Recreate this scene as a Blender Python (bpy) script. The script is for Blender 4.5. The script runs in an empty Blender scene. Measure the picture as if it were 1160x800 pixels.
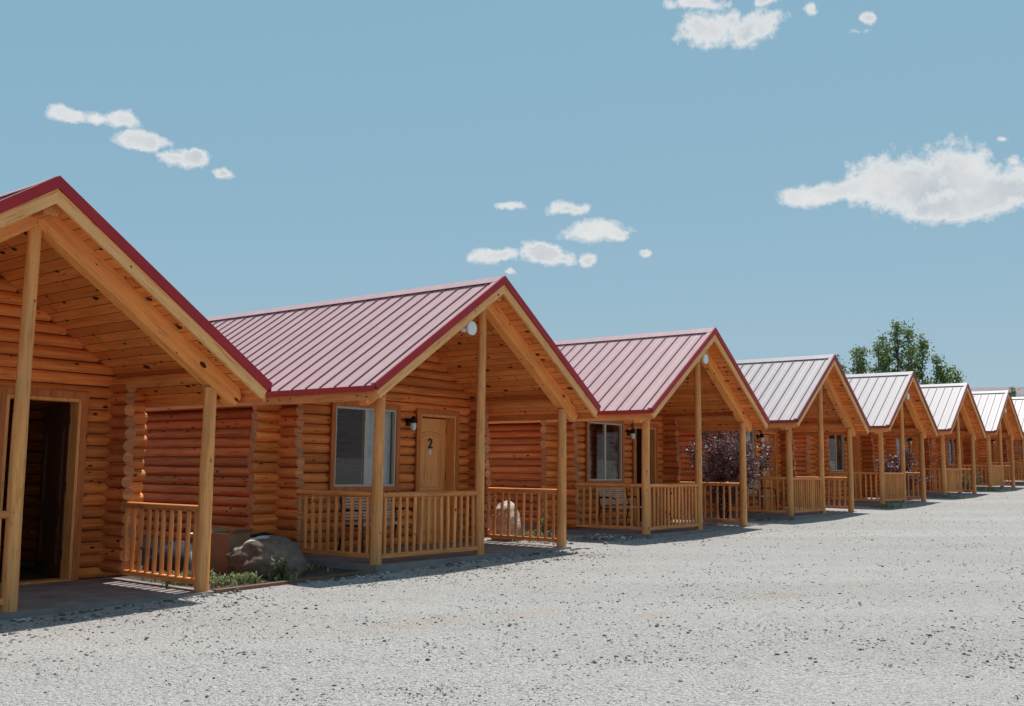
import bpy, math, random
import numpy as np
from mathutils import Vector, Matrix, noise

random.seed(7)
S = bpy.context.scene
COL = S.collection
rad = math.radians

# ------------------------------------------------------------------ layout
CAMZ = 1.60
YAW = 0.9062                                    # direction of the row of cabins
UX = Vector((math.cos(YAW), math.sin(YAW), 0))
VX = Vector((-math.sin(YAW), math.cos(YAW), 0))
CABINS = [(-4.669, 9.914, -1.466), (-0.154, 15.604, -1.3375), (4.427, 21.61, -1.259), (8.941, 27.464, -1.123),
          (13.548, 33.474, -0.962), (18.134, 39.489, -0.782), (22.594, 45.151, -0.583), (27.15, 51.0, -0.375), (31.7, 56.85, -0.16)]
CABINS = [(x, y, z + CAMZ) for x, y, z in CABINS]
ORG = Vector((CABINS[0][0], CABINS[0][1], 0))
SROW = [(Vector((x, y, 0)) - ORG).dot(UX) for x, y, z in CABINS]

def W(i, u, v, w=0.0):
    x, y, z = CABINS[i - 1]
    p = Vector((x, y, z)) + UX * u + VX * v
    p.z += w
    return p

def smooth(t):
    t = max(0.0, min(1.0, t)); return t * t * (3 - 2 * t)

def ground_z(x, y):
    p = Vector((x, y, 0)) - ORG
    s = p.dot(UX); v = p.dot(VX)
    if s <= SROW[0]:
        b = CABINS[0][2] + max(-20, (s - SROW[0])) * 0.012
    elif s >= SROW[-1]:
        b = CABINS[-1][2] + min(60.0, (s - SROW[-1])) * 0.026
    else:
        b = float(np.interp(s, SROW, [c[2] for c in CABINS]))
    z = b - 0.062
    if v < -0.5:
        k = smooth((-0.5 - v) / 4)
        z += k * (noise.noise(Vector((x * .22, y * .22, 3))) * 0.05 + noise.noise(Vector((x * .9, y * .9, 9))) * .012)
    z += noise.noise(Vector((x * 2.2, y * 2.2, 1))) * .008
    return z

# ------------------------------------------------------------------ helpers
class MB:
    def __init__(s): s.v = []; s.f = []; s.m = []; s.sm = []
    def add(s, vs, fs, mat=0, smooth=False):
        o = len(s.v); s.v += [tuple(p) for p in vs]
        for f in fs:
            s.f.append(tuple(o + i for i in f)); s.m.append(mat); s.sm.append(smooth)
    def box(s, a, b, mat=0):
        x0, y0, z0 = a; x1, y1, z1 = b
        s.add([(x0,y0,z0),(x1,y0,z0),(x1,y1,z0),(x0,y1,z0),(x0,y0,z1),(x1,y0,z1),(x1,y1,z1),(x0,y1,z1)],
              [(0,3,2,1),(4,5,6,7),(0,1,5,4),(1,2,6,5),(2,3,7,6),(3,0,4,7)], mat)
    def hexa(s, pts, mat=0):
        s.add(pts, [(0,3,2,1),(4,5,6,7),(0,1,5,4),(1,2,6,5),(2,3,7,6),(3,0,4,7)], mat)
    def tube(s, pts, rads, n=12, mat=0, cap=0, jit=0.0, ph=0.0, squash=1.0):
        pts = [Vector(p) for p in pts]; rings = []
        for i, p in enumerate(pts):
            t = (pts[min(i + 1, len(pts) - 1)] - pts[max(i - 1, 0)]).normalized()
            ref = Vector((0, 0, 1)) if abs(t.z) < .9 else Vector((1, 0, 0))
            a = t.cross(ref).normalized(); b = a.cross(t).normalized()
            r = rads[i] if isinstance(rads, (list, tuple)) else rads
            rr = []
            for k in range(n):
                an = 2 * math.pi * k / n + ph
                q = r * (1 + (random.uniform(-jit, jit) if jit else 0))
                rr.append(p + a * math.cos(an) * q + b * math.sin(an) * q * squash)
            rings.append(rr)
        vs = [q for r in rings for q in r]; fs = []
        for i in range(len(rings) - 1):
            for k in range(n):
                k2 = (k + 1) % n
                fs.append((i*n+k, i*n+k2, (i+1)*n+k2, (i+1)*n+k))
        s.add(vs, fs, mat, True)
        # caps use their own vertices so that they stay flat shaded
        s.add(rings[0], [tuple(reversed(range(n)))] , cap)
        s.add(rings[-1], [tuple(range(n))], cap)
    def log(s, a, b, r, mat=0, cap=1, n=12, step=.8):
        a = Vector(a); b = Vector(b); L = (b - a).length
        k = max(2, int(L / step) + 1)
        d = (b - a).normalized(); side = d.cross(Vector((0, 0, 1)))
        if side.length < .1: side = Vector((1, 0, 0))
        side.normalize()
        ph = random.uniform(0, 6); pts = []; rs = []
        for i in range(k):
            t = i / (k - 1)
            pts.append(a.lerp(b, t) + side * .004 * math.sin(ph + t * 5) )
            rs.append(r * (1 + random.uniform(-.03, .03)))
        s.tube(pts, rs, n, mat, cap, .012, random.uniform(0, 1))
    def build(s, name, mats, parent=None, smooth_all=None):
        me = bpy.data.meshes.new(name)
        me.from_pydata(s.v, [], s.f); 
        for m in (mats if isinstance(mats, (list, tuple)) else [mats]): me.materials.append(m)
        me.polygons.foreach_set('material_index', s.m)
        me.polygons.foreach_set('use_smooth', s.sm)
        me.update()
        return put(name, me, parent)

def put(name, me, parent=None, loc=None, rot=None, scale=None):
    o = bpy.data.objects.new(name, me); COL.objects.link(o)
    if parent: o.parent = parent
    if loc is not None: o.location = loc
    if rot is not None: o.rotation_euler = rot
    if scale is not None: o.scale = scale
    return o

def tag(o, label=None, cat=None, group=None, kind=None):
    if label: o['label'] = label
    if cat: o['category'] = cat
    if group: o['group'] = group
    if kind: o['kind'] = kind
    return o

def empty(name, loc, rz=0):
    o = bpy.data.objects.new(name, None); COL.objects.link(o)
    o.location = loc; o.rotation_euler = (0, 0, rz); o.empty_display_size = .2
    return o

# ------------------------------------------------------------------ materials
def nt(name):
    m = bpy.data.materials.new(name); m.use_nodes = True
    t = m.node_tree; t.nodes.clear()
    out = t.nodes.new('ShaderNodeOutputMaterial')
    b = t.nodes.new('ShaderNodeBsdfPrincipled')
    t.links.new(b.outputs[0], out.inputs[0])
    return m, t, b
def N(t, kind, **kw):
    n = t.nodes.new(kind)
    for k, v in kw.items():
        if k.startswith('i_'): n.inputs[int(k[2:])].default_value = v
        else: setattr(n, k, v)
    return n
def L(t, a, b): t.links.new(a, b)
def ramp(t, src, stops, interp='LINEAR'):
    r = t.nodes.new('ShaderNodeValToRGB'); r.color_ramp.interpolation = interp
    e = r.color_ramp.elements
    while len(e) < len(stops): e.new(.5)
    for i, (p, c) in enumerate(stops):
        e[i].position = p; e[i].color = (c[0], c[1], c[2], 1) if not isinstance(c, (int, float)) else (c, c, c, 1)
    L(t, src, r.inputs[0]); return r.outputs[0]
def mixc(t, fac, a, b, mode='MIX'):
    n = t.nodes.new('ShaderNodeMix'); n.data_type = 'RGBA'; n.blend_type = mode
    for inp, v in ((n.inputs[0], fac), (n.inputs[6], a), (n.inputs[7], b)):
        if hasattr(v, 'is_output') or isinstance(v, bpy.types.NodeSocket): L(t, v, inp)
        elif isinstance(v, (tuple, list)): inp.default_value = (v[0], v[1], v[2], 1)
        else: inp.default_value = v
    return n.outputs[2]
def math_(t, op, a, b=None, c=None, clamp=False):
    n = t.nodes.new('ShaderNodeMath'); n.operation = op; n.use_clamp = clamp
    for i, v in enumerate((a, b, c)):
        if v is None: continue
        if isinstance(v, bpy.types.NodeSocket): L(t, v, n.inputs[i])
        else: n.inputs[i].default_value = v
    return n.outputs[0]
def bump(t, b, h, strength, dist=.02):
    n = t.nodes.new('ShaderNodeBump'); n.inputs['Strength'].default_value = strength; n.inputs['Distance'].default_value = dist
    L(t, h, n.inputs['Height']); L(t, n.outputs[0], b.inputs['Normal'])

def wood(name, base, dark, axis=0, angle=0.0, knots=.075, vary=.35, rough=.6, kscale=4.2, planks=0.0, weather=0.0, knotcol=(.065, .022, .009)):
    """base/dark grain colours; axis the grain runs along; planks = plank width across x for boarded surfaces"""
    m, t, b = nt(name)
    tc = N(t, 'ShaderNodeTexCoord'); geo = N(t, 'ShaderNodeNewGeometry'); oi = N(t, 'ShaderNodeObjectInfo')
    off = N(t, 'ShaderNodeCombineXYZ')
    rnd = math_(t, 'ADD', math_(t, 'MULTIPLY', geo.outputs['Random Per Island'], 37.0), math_(t, 'MULTIPLY', oi.outputs['Random'], 53.0))
    for i in range(3): L(t, rnd, off.inputs[i])
    add = N(t, 'ShaderNodeVectorMath', operation='ADD'); L(t, tc.outputs['Object'], add.inputs[0]); L(t, off.outputs[0], add.inputs[1])
    src = add.outputs[0]
    if angle:
        mr = N(t, 'ShaderNodeMapping'); mr.inputs['Rotation'].default_value = (0, -angle, 0); L(t, src, mr.inputs[0]); src = mr.outputs[0]
    sc = [9.0, 9.0, 9.0]; sc[axis] = .55
    mp = N(t, 'ShaderNodeMapping'); mp.inputs['Scale'].default_value = sc; L(t, src, mp.inputs[0])
    n1 = N(t, 'ShaderNodeTexNoise'); n1.inputs['Scale'].default_value = 2.2; n1.inputs['Detail'].default_value = 6; n1.inputs['Distortion'].default_value = .6
    L(t, mp.outputs[0], n1.inputs['Vector'])
    sc2 = [1.0, 1.0, 1.0]; sc2[axis] = .55
    mk = N(t, 'ShaderNodeMapping'); mk.inputs['Scale'].default_value = sc2; L(t, src, mk.inputs[0])
    vo = N(t, 'ShaderNodeTexVoronoi'); vo.inputs['Scale'].default_value = kscale; L(t, mk.outputs[0], vo.inputs['Vector'])
    sz = N(t, 'ShaderNodeSeparateColor'); L(t, vo.outputs['Color'], sz.inputs[0])
    rr = math_(t, 'MULTIPLY', math_(t, 'POWER', sz.outputs[0], 1.5), knots * 1.9)
    kd = math_(t, 'SUBTRACT', vo.outputs['Distance'], rr)
    kn = ramp(t, math_(t, 'ADD', math_(t, 'MULTIPLY', kd, 5.0), .3), [(.22, 1.0), (.45, 0.0)])
    nb = N(t, 'ShaderNodeTexNoise'); nb.inputs['Scale'].default_value = 1.3; nb.inputs['Detail'].default_value = 3; L(t, src, nb.inputs['Vector'])
    c = ramp(t, n1.outputs[0], [(.30, dark), (.62, base)])
    c = mixc(t, ramp(t, nb.outputs[0], [(.35, 0), (.7, .35)]), c, tuple(x * .6 for x in base))
    ck = N(t, 'ShaderNodeTexNoise'); ck.inputs['Scale'].default_value = 6.5; ck.inputs['Detail'].default_value = 3; ck.inputs['Distortion'].default_value = .3; L(t, mp.outputs[0], ck.inputs['Vector'])
    ckf = ramp(t, ck.outputs[0], [(.60, 0), (.68, .55)])
    c = mixc(t, ckf, c, (base[0] * .32, base[1] * .24, base[2] * .22))
    # tone of each log, board or pole
    tone = math_(t, 'ADD', math_(t, 'MULTIPLY', math_(t, 'FRACT', math_(t, 'MULTIPLY', rnd, 7.31)), vary), 1.0 - vary / 2)
    hsv = N(t, 'ShaderNodeHueSaturation'); L(t, c, hsv.inputs['Color']); L(t, tone, hsv.inputs['Value']); hsv.inputs['Saturation'].default_value = 1.0
    c = hsv.outputs[0]
    if planks:
        sep = N(t, 'ShaderNodeSeparateXYZ'); L(t, tc.outputs['Object'], sep.inputs[0])
        q = math_(t, 'DIVIDE', sep.outputs[0], planks)
        fr = math_(t, 'FRACT', math_(t, 'ADD', q, 50.0)); idx = math_(t, 'FLOOR', math_(t, 'ADD', q, 50.0))
        wn = N(t, 'ShaderNodeTexWhiteNoise'); wn.noise_dimensions = '1D'; L(t, idx, wn.inputs['W'])
        c = mixc(t, ramp(t, wn.outputs['Value'], [(0, 0), (1, .75)]), c, (base[0] * .62, base[1] * .50, base[2] * .42))
        # butt joints along each plank
        q2 = math_(t, 'ADD', math_(t, 'DIVIDE', sep.outputs[1], 1.9), math_(t, 'MULTIPLY', wn.outputs['Value'], 9.0))
        fr2 = math_(t, 'FRACT', math_(t, 'ADD', q2, 50.0))
        gap = math_(t, 'MAXIMUM', math_(t, 'LESS_THAN', fr, .055), math_(t, 'LESS_THAN', fr2, .006))
        c = mixc(t, gap, c, (.05, .018, .007))
    c = mixc(t, kn, c, knotcol)
    if weather:
        nw = N(t, 'ShaderNodeTexNoise'); nw.inputs['Scale'].default_value = 5; nw.inputs['Detail'].default_value = 5; L(t, mp.outputs[0], nw.inputs['Vector'])
        c = mixc(t, ramp(t, nw.outputs[0], [(.45, 0), (.75, weather)]), c, (.46, .32, .17))
    L(t, c, b.inputs['Base Color']); b.inputs['Roughness'].default_value = rough
    b.inputs['Specular IOR Level'].default_value = .3
    h = math_(t, 'SUBTRACT', math_(t, 'SUBTRACT', n1.outputs[0], math_(t, 'MULTIPLY', kn, .4)), ckf)
    bump(t, b, h, .6, .01)
    return m

def plain(name, col, rough=.6, metallic=0.0, nscale=0, namt=.2, spec=.5, bumps=0):
    m, t, b = nt(name)
    b.inputs['Roughness'].default_value = rough; b.inputs['Metallic'].default_value = metallic; b.inputs['Specular IOR Level'].default_value = spec
    if nscale:
        tc = N(t, 'ShaderNodeTexCoord'); n = N(t, 'ShaderNodeTexNoise'); n.inputs['Scale'].default_value = nscale; n.inputs['Detail'].default_value = 6
        L(t, tc.outputs['Object'], n.inputs['Vector'])
        c = ramp(t, n.outputs[0], [(.3, tuple(x * (1 - namt) for x in col)), (.7, tuple(min(1, x * (1 + namt)) for x in col))])
        L(t, c, b.inputs['Base Color'])
        if bumps: bump(t, b, n.outputs[0], bumps, .01)
    else: b.inputs['Base Color'].default_value = (*col, 1)
    return m

M = {}
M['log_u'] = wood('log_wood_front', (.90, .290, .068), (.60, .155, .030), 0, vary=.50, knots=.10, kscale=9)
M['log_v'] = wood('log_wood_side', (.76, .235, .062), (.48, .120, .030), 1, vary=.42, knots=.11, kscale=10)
M['log_end'] = wood('log_end_grain', (.60, .235, .095), (.40, .135, .050), 0, vary=.5, knots=.0, weather=.15)
M['post'] = wood('post_wood', (.94, .385, .115), (.60, .210, .052), 2, vary=.16, knots=.09, weather=.7, kscale=12, knotcol=(.14, .055, .022))
M['rail'] = wood('rail_wood', (.92, .350, .100), (.60, .195, .046), 2, vary=.40, knots=.09, weather=.25, kscale=11)
M['railh'] = wood('rail_wood_long', (.90, .330, .095), (.62, .205, .050), 0, vary=.3, knots=.08, weather=.3, kscale=10)
M['railv'] = wood('rail_wood_side', (.90, .330, .095), (.62, .205, .050), 1, vary=.3, knots=.08, weather=.2, kscale=10)
M['ceil'] = wood('ceiling_planks', (.96, .340, .085), (.72, .210, .044), 1, vary=.05, knots=.16, planks=.125, kscale=8)
ANG = math.atan((4.36 - 2.445) / 2.78)
M['beam'] = wood('sawn_beam_wood', (.98, .400, .112), (.80, .275, .066), 0, angle=ANG, vary=.2, knots=.13, kscale=8)
M['beam_l'] = wood('sawn_beam_wood_left', (.98, .400, .112), (.80, .275, .066), 0, angle=-ANG, vary=.2, knots=.13, kscale=8)
M['rake'] = wood('rake_board_wood', (.98, .480, .180), (.80, .340, .110), 0, angle=ANG, vary=.15, knots=.08, weather=.2, kscale=9)
M['rake_l'] = wood('rake_board_wood_left', (.98, .480, .180), (.80, .340, .110), 0, angle=-ANG, vary=.15, knots=.08, weather=.2, kscale=9)
M['trim'] = wood('brown_trim_wood', (.66, .205, .056), (.48, .130, .034), 2, vary=.15, knots=.05)
M['jamb'] = wood('pine_jamb_wood', (.90, .400, .125), (.70, .270, .072), 2, vary=.1, knots=.03)
M['door'] = wood('door_wood', (.98, .450, .140), (.84, .335, .090), 2, vary=.08, knots=.035, rough=.45, kscale=4, knotcol=(.30, .12, .04))
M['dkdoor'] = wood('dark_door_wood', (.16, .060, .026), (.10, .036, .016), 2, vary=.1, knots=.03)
M['timber'] = wood('edging_timber_wood', (.24, .12, .07), (.13, .065, .04), 0, vary=.2, knots=.05, weather=.3)
M['chink'] = plain('dark_chinking', (.11, .042, .018), .9)
M['vinyl'] = plain('window_vinyl', (.55, .50, .42), .5)
M['black'] = plain('black_metal', (.012, .012, .013), .4, .3)
M['white'] = plain('white_plastic', (.78, .78, .76), .35)
M['paper'] = plain('white_sticker', (.7, .7, .68), .6)
M['curtain'] = plain('pale_curtain', (.82, .86, .84), .8, nscale=6, namt=.12)
M['slat'] = plain('bench_slats', (.52, .46, .38), .6, nscale=12)
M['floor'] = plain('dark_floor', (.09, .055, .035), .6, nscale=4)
M['dark'] = plain('black_tarp', (.012, .012, .015), .5, nscale=7, namt=.4, bumps=.6)
M['box'] = plain('brown_cardboard', (.34, .17, .09), .8, nscale=5, namt=.15)
M['lampglass'] = plain('lamp_glass', (.75, .75, .72), .15)

def mat_concrete():
    m, t, b = nt('concrete')
    tc = N(t, 'ShaderNodeTexCoord')
    n = N(t, 'ShaderNodeTexNoise'); n.inputs['Scale'].default_value = 3; n.inputs['Detail'].default_value = 8; L(t, tc.outputs['Object'], n.inputs['Vector'])
    n2 = N(t, 'ShaderNodeTexNoise'); n2.inputs['Scale'].default_value = 90; n2.inputs['Detail'].default_value = 3; L(t, tc.outputs['Object'], n2.inputs['Vector'])
    c = ramp(t, n.outputs[0], [(.3, (.20, .165, .15)), (.55, (.29, .245, .225)), (.75, (.36, .31, .285))])
    c = mixc(t, .25, c, ramp(t, n2.outputs[0], [(.3, .1), (.7, .6)]), 'MULTIPLY')
    L(t, c, b.inputs['Base Color']); b.inputs['Roughness'].default_value = .85; bump(t, b, n2.outputs[0], .2, .004)
    return m
M['concrete'] = mat_concrete()

def mat_roof(name='red_metal_roofing', c0=(.49, .310, .310), c1=(.55, .372, .366)):
    m, t, b = nt(name)
    tc = N(t, 'ShaderNodeTexCoord')
    mp = N(t, 'ShaderNodeMapping'); mp.inputs['Scale'].default_value = (1.0, 6, 1); L(t, tc.outputs['Object'], mp.inputs[0])
    n = N(t, 'ShaderNodeTexNoise'); n.inputs['Scale'].default_value = 2; n.inputs['Detail'].default_value = 6; L(t, mp.outputs[0], n.inputs['Vector'])
    c = ramp(t, n.outputs[0], [(.3, c0), (.7, c1)])
    L(t, c, b.inputs['Base Color'])
    L(t, ramp(t, n.outputs[0], [(.3, .44), (.7, .50)]), b.inputs['Roughness'])
    b.inputs['Specular IOR Level'].default_value = .22
    return m
M['roof'] = mat_roof()
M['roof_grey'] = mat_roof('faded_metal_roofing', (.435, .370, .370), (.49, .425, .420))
M['rib'] = plain('shaded_seam_metal', (.20, .055, .065), .5, nscale=3, namt=.15, spec=.3)  # darker than the pans: shade on the rib sides painted into the colour
M['rib_grey'] = plain('shaded_faded_seam_metal', (.17, .095, .098), .5, nscale=3, namt=.15, spec=.3)  # same painted rib shade, greyer, for the faded far roofs
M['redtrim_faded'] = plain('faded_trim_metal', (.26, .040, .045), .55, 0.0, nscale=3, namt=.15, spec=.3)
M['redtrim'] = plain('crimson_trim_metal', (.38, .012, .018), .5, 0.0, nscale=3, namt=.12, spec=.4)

def mat_glass():
    m = bpy.data.materials.new('window_glass'); m.use_nodes = True; t = m.node_tree; t.nodes.clear()
    out = t.nodes.new('ShaderNodeOutputMaterial')
    tr = N(t, 'ShaderNodeBsdfTransparent'); tr.inputs[0].default_value = (.86, .88, .88, 1)
    gl = N(t, 'ShaderNodeBsdfGlossy'); gl.inputs['Roughness'].default_value = .02
    tc = N(t, 'ShaderNodeTexCoord'); n = N(t, 'ShaderNodeTexNoise'); n.inputs['Scale'].default_value = 1.4; L(t, tc.outputs['Object'], n.inputs['Vector'])
    bp = N(t, 'ShaderNodeBump'); bp.inputs['Strength'].default_value = .08; bp.inputs['Distance'].default_value = .02
    L(t, n.outputs[0], bp.inputs['Height']); L(t, bp.outputs[0], gl.inputs['Normal'])
    fr = N(t, 'ShaderNodeFresnel'); fr.inputs[0].default_value = 1.7
    mx = N(t, 'ShaderNodeMixShader'); gb = N(t, 'ShaderNodeNewGeometry'); L(t, math_(t, 'MULTIPLY', math_(t, 'SUBTRACT', 1.0, gb.outputs['Backfacing']), fr.outputs[0]), mx.inputs[0]); L(t, tr.outputs[0], mx.inputs[1]); L(t, gl.outputs[0], mx.inputs[2])
    L(t, mx.outputs[0], out.inputs[0]); return m
M['glass'] = mat_glass()

def mat_rock(name, c1, c2, c3, pale=0.0, spot=(0, 0, 0)):
    m, t, b = nt(name)
    tc = N(t, 'ShaderNodeTexCoord')
    n = N(t, 'ShaderNodeTexNoise'); n.inputs['Scale'].default_value = 2.2; n.inputs['Detail'].default_value = 10; n.inputs['Roughness'].default_value = .65
    L(t, tc.outputs['Object'], n.inputs['Vector'])
    v = N(t, 'ShaderNodeTexVoronoi'); v.inputs['Scale'].default_value = 5; L(t, n.outputs['Color'], v.inputs['Vector'])
    c = ramp(t, n.outputs[0], [(.32, c1), (.5, c2), (.68, c3)])
    n2 = N(t, 'ShaderNodeTexNoise'); n2.inputs['Scale'].default_value = 14; n2.inputs['Detail'].default_value = 8; L(t, tc.outputs['Object'], n2.inputs['Vector'])
    c = mixc(t, .5, c, ramp(t, n2.outputs[0], [(.35, .35), (.65, 1.0)]), 'MULTIPLY')
    if pale:   # paler patches around the given spot, edges broken by noise
        n3 = N(t, 'ShaderNodeTexNoise'); n3.inputs['Scale'].default_value = 1.7; n3.inputs['Detail'].default_value = 7; L(t, tc.outputs['Object'], n3.inputs['Vector'])
        tv = N(t, 'ShaderNodeVectorMath', operation='DISTANCE'); L(t, tc.outputs['Object'], tv.inputs[0]); tv.inputs[1].default_value = spot
        q = math_(t, 'ADD', tv.outputs['Value'], math_(t, 'MULTIPLY', math_(t, 'SUBTRACT', n3.outputs[0], .5), .9))
        c = mixc(t, ramp(t, q, [(.20, pale), (.24, 0)]), c, (.52, .50, .47))
    L(t, c, b.inputs['Base Color']); b.inputs['Roughness'].default_value = .9
    bump(t, b, n2.outputs[0], .9, .03)
    return m
M['rock'] = mat_rock('dark_boulder_rock', (.12, .075, .052), (.19, .125, .092), (.26, .18, .138), .9, (-.16, .06, .36))
M['palerock'] = mat_rock('pale_boulder_rock', (.34, .24, .18), (.46, .33, .25), (.58, .45, .36), .5, (0, 0, .45))

RUST = [(-.9, 9.8, .9, .42, .8), (.2, 10.4, .6, .3, .6), (1.5, 10.3, .5, .25, .8), (2.9, 11.5, .9, .3, .7), (4.4, 12.8, .8, .25, .5), (-4.0, 7.6, .4, .3, .5)]
def mat_gravel():
    m, t, b = nt('pale_gravel')
    geo = N(t, 'ShaderNodeNewGeometry'); P = geo.outputs['Position']
    def vor(s, rnd=1.0):
        v = N(t, 'ShaderNodeTexVoronoi'); v.inputs['Scale'].default_value = s; v.inputs['Randomness'].default_value = rnd; L(t, P, v.inputs['Vector'])
        sc = N(t, 'ShaderNodeSeparateColor'); L(t, v.outputs['Color'], sc.inputs[0]); return v, sc
    def noi(s, d=5, r=.5):
        n = N(t, 'ShaderNodeTexNoise'); n.inputs['Scale'].default_value = s; n.inputs['Detail'].default_value = d; n.inputs['Roughness'].default_value = r; L(t, P, n.inputs['Vector']); return n.outputs[0]
    v1, c1 = vor(75); v2, c2 = vor(30)
    big = noi(.35, 5); mid = noi(2.3, 6, .6)
    stone = ramp(t, c1.outputs[0], [(0, (.12, .108, .10)), (.14, (.265, .25, .235)), (.45, (.42, .388, .358)), (1, (.565, .535, .508))])
    stone2 = ramp(t, c2.outputs[0], [(0, (.07, .06, .055)), (.10, (.14, .12, .11)), (.15, (.345, .325, .305)), (1, (.505, .48, .455))])
    base = mixc(t, ramp(t, v2.outputs['Distance'], [(.35, 1), (.5, 0)]), stone, stone2)
    base = mixc(t, .5, base, stone)
    # fine dust settles in broad patches
    base = mixc(t, ramp(t, mid, [(.38, .0), (.66, .42)]), base, (.445, .414, .382))
    base = mixc(t, ramp(t, big, [(.30, 0), (.75, .25)]), base, (.345, .325, .305))
    rt = N(t, 'ShaderNodeMapping'); rt.inputs['Rotation'].default_value = (0, 0, -YAW); rt.inputs['Scale'].default_value = (.06, .55, 1); L(t, P, rt.inputs[0])
    tn = N(t, 'ShaderNodeTexNoise'); tn.inputs['Scale'].default_value = 1.0; tn.inputs['Detail'].default_value = 5; L(t, rt.outputs[0], tn.inputs['Vector'])
    base = mixc(t, ramp(t, tn.outputs[0], [(.48, 0), (.62, .5)]), base, (.48, .455, .42))
    base = mixc(t, ramp(t, tn.outputs[0], [(.34, .22), (.45, 0)]), base, (.32, .295, .265))
    # rusty soil showing through the gravel
    mp = N(t, 'ShaderNodeMapping'); mp.inputs['Rotation'].default_value = (0, 0, -YAW); mp.inputs['Scale'].default_value = (.35, 1.1, 1); L(t, P, mp.inputs[0])
    n3 = N(t, 'ShaderNodeTexNoise'); n3.inputs['Scale'].default_value = .75; n3.inputs['Detail'].default_value = 8; n3.inputs['Roughness'].default_value = .62; L(t, mp.outputs[0], n3.inputs['Vector'])
    rust = math_(t, 'MULTIPLY', math_(t, 'SUBTRACT', n3.outputs[0], .60), 4.0, clamp=True)
    for (px, py, la, lb, k) in RUST:      # patches of bare soil, at their places in the yard
        sb = N(t, 'ShaderNodeVectorMath', operation='SUBTRACT'); L(t, P, sb.inputs[0]); sb.inputs[1].default_value = (px, py, 0)
        rm = N(t, 'ShaderNodeMapping'); rm.inputs['Rotation'].default_value = (0, 0, -(YAW - .35)); rm.inputs['Scale'].default_value = (1 / la, 1 / lb, 0); rm.vector_type = 'POINT'
        rm.inputs['Scale'].default_value = (1, 1, 0); L(t, sb.outputs[0], rm.inputs[0])
        ml = N(t, 'ShaderNodeVectorMath', operation='MULTIPLY'); L(t, rm.outputs[0], ml.inputs[0]); ml.inputs[1].default_value = (1 / la, 1 / lb, 0)
        le = N(t, 'ShaderNodeVectorMath', operation='LENGTH'); L(t, ml.outputs[0], le.inputs[0])
        q = math_(t, 'ADD', math_(t, 'SUBTRACT', 1.0, le.outputs['Value']), math_(t, 'MULTIPLY', math_(t, 'SUBTRACT', n3.outputs[0], .5), 3.2))
        rust = math_(t, 'MAXIMUM', rust, math_(t, 'MULTIPLY', q, k, clamp=True))
    base = mixc(t, math_(t, 'MULTIPLY', rust, 1.0, clamp=True), base, mixc(t, .45, (.42, .30, .215), base))
    L(t, base, b.inputs['Base Color']); b.inputs['Roughness'].default_value = .92; b.inputs['Specular IOR Level'].default_value = .2
    h = math_(t, 'ADD', math_(t, 'MULTIPLY', v1.outputs['Distance'], -.6), math_(t, 'MULTIPLY', v2.outputs['Distance'], -1.0))
    bump(t, b, h, 1.0, .022)
    return m
M['gravel'] = mat_gravel()

def mat_var(name, cols, rough=.8, spec=.3, trans=0.0):
    m, t, b = nt(name)
    g = N(t, 'ShaderNodeNewGeometry')
    c = ramp(t, g.outputs['Random Per Island'], [(i / (len(cols) - 1), c) for i, c in enumerate(cols)])
    L(t, c, b.inputs['Base Color']); b.inputs['Roughness'].default_value = rough; b.inputs['Specular IOR Level'].default_value = spec
    if trans:
        out = [n for n in t.nodes if n.type == 'OUTPUT_MATERIAL'][0]
        tl = N(t, 'ShaderNodeBsdfTranslucent'); L(t, c, tl.inputs[0])
        mx = N(t, 'ShaderNodeMixShader'); mx.inputs[0].default_value = trans
        L(t, b.outputs[0], mx.inputs[1]); L(t, tl.outputs[0], mx.inputs[2]); L(t, mx.outputs[0], out.inputs[0])
    return m
M['pebble'] = mat_var('loose_stone', [(.48, .47, .455), (.36, .35, .335), (.20, .18, .165), (.13, .11, .10), (.30, .28, .26), (.15, .095, .07), (.09, .08, .075), (.10, .085, .08)], .9)
M['plum'] = mat_var('purple_leaf', [(.15, .050, .056), (.28, .11, .105), (.08, .026, .032), (.50, .33, .31), (.11, .075, .045), (.10, .03, .04), (.22, .08, .08)], .48, .5, .2)
M['leaf'] = mat_var('green_leaf', [(.12, .19, .055), (.18, .25, .08), (.075, .12, .04), (.26, .32, .12)], .5, .5, .45)
M['weed'] = mat_var('weed_leaf', [(.16, .20, .07), (.28, .30, .13), (.11, .15, .05), (.38, .35, .20)], .6, .3, .3)
M['bark'] = plain('bark', (.10, .075, .055), .9, nscale=9, bumps=.5)
M['twig'] = plain('dark_twig', (.05, .03, .028), .8)
M['soil'] = plain('dark_soil', (.055, .040, .032), .95, nscale=9, namt=.5, bumps=.8)

# ------------------------------------------------------------------ the cabin
HW, HP, HA, EV, PP, RL = 2.78, 2.24, 4.36, 2.445, .42, 8.7    # roof half width, post offset, apex, eave, post line, roof length
SL = (HA - EV) / HW
WV = 2.60                                                    # centre line of the front wall logs
WB = 8.25
ang = math.atan(SL)
def zt(u): return HA - SL * abs(u)          # top of roof
CO = .15                                    # vertical distance of ceiling under roof top
def zc(u): return zt(u) - CO
DOOR = (.80, 1.76, 2.30); WIN = (-1.20, .20, 1.02, 2.33)
PITCH = .1555

def mesh_of(name, mb, mats):
    me = bpy.data.meshes.new(name); me.from_pydata(mb.v, [], mb.f)
    for m in (mats if isinstance(mats, (list, tuple)) else [mats]): me.materials.append(m)
    me.polygons.foreach_set('material_index', mb.m); me.polygons.foreach_set('use_smooth', mb.sm); me.update()
    return me

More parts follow.
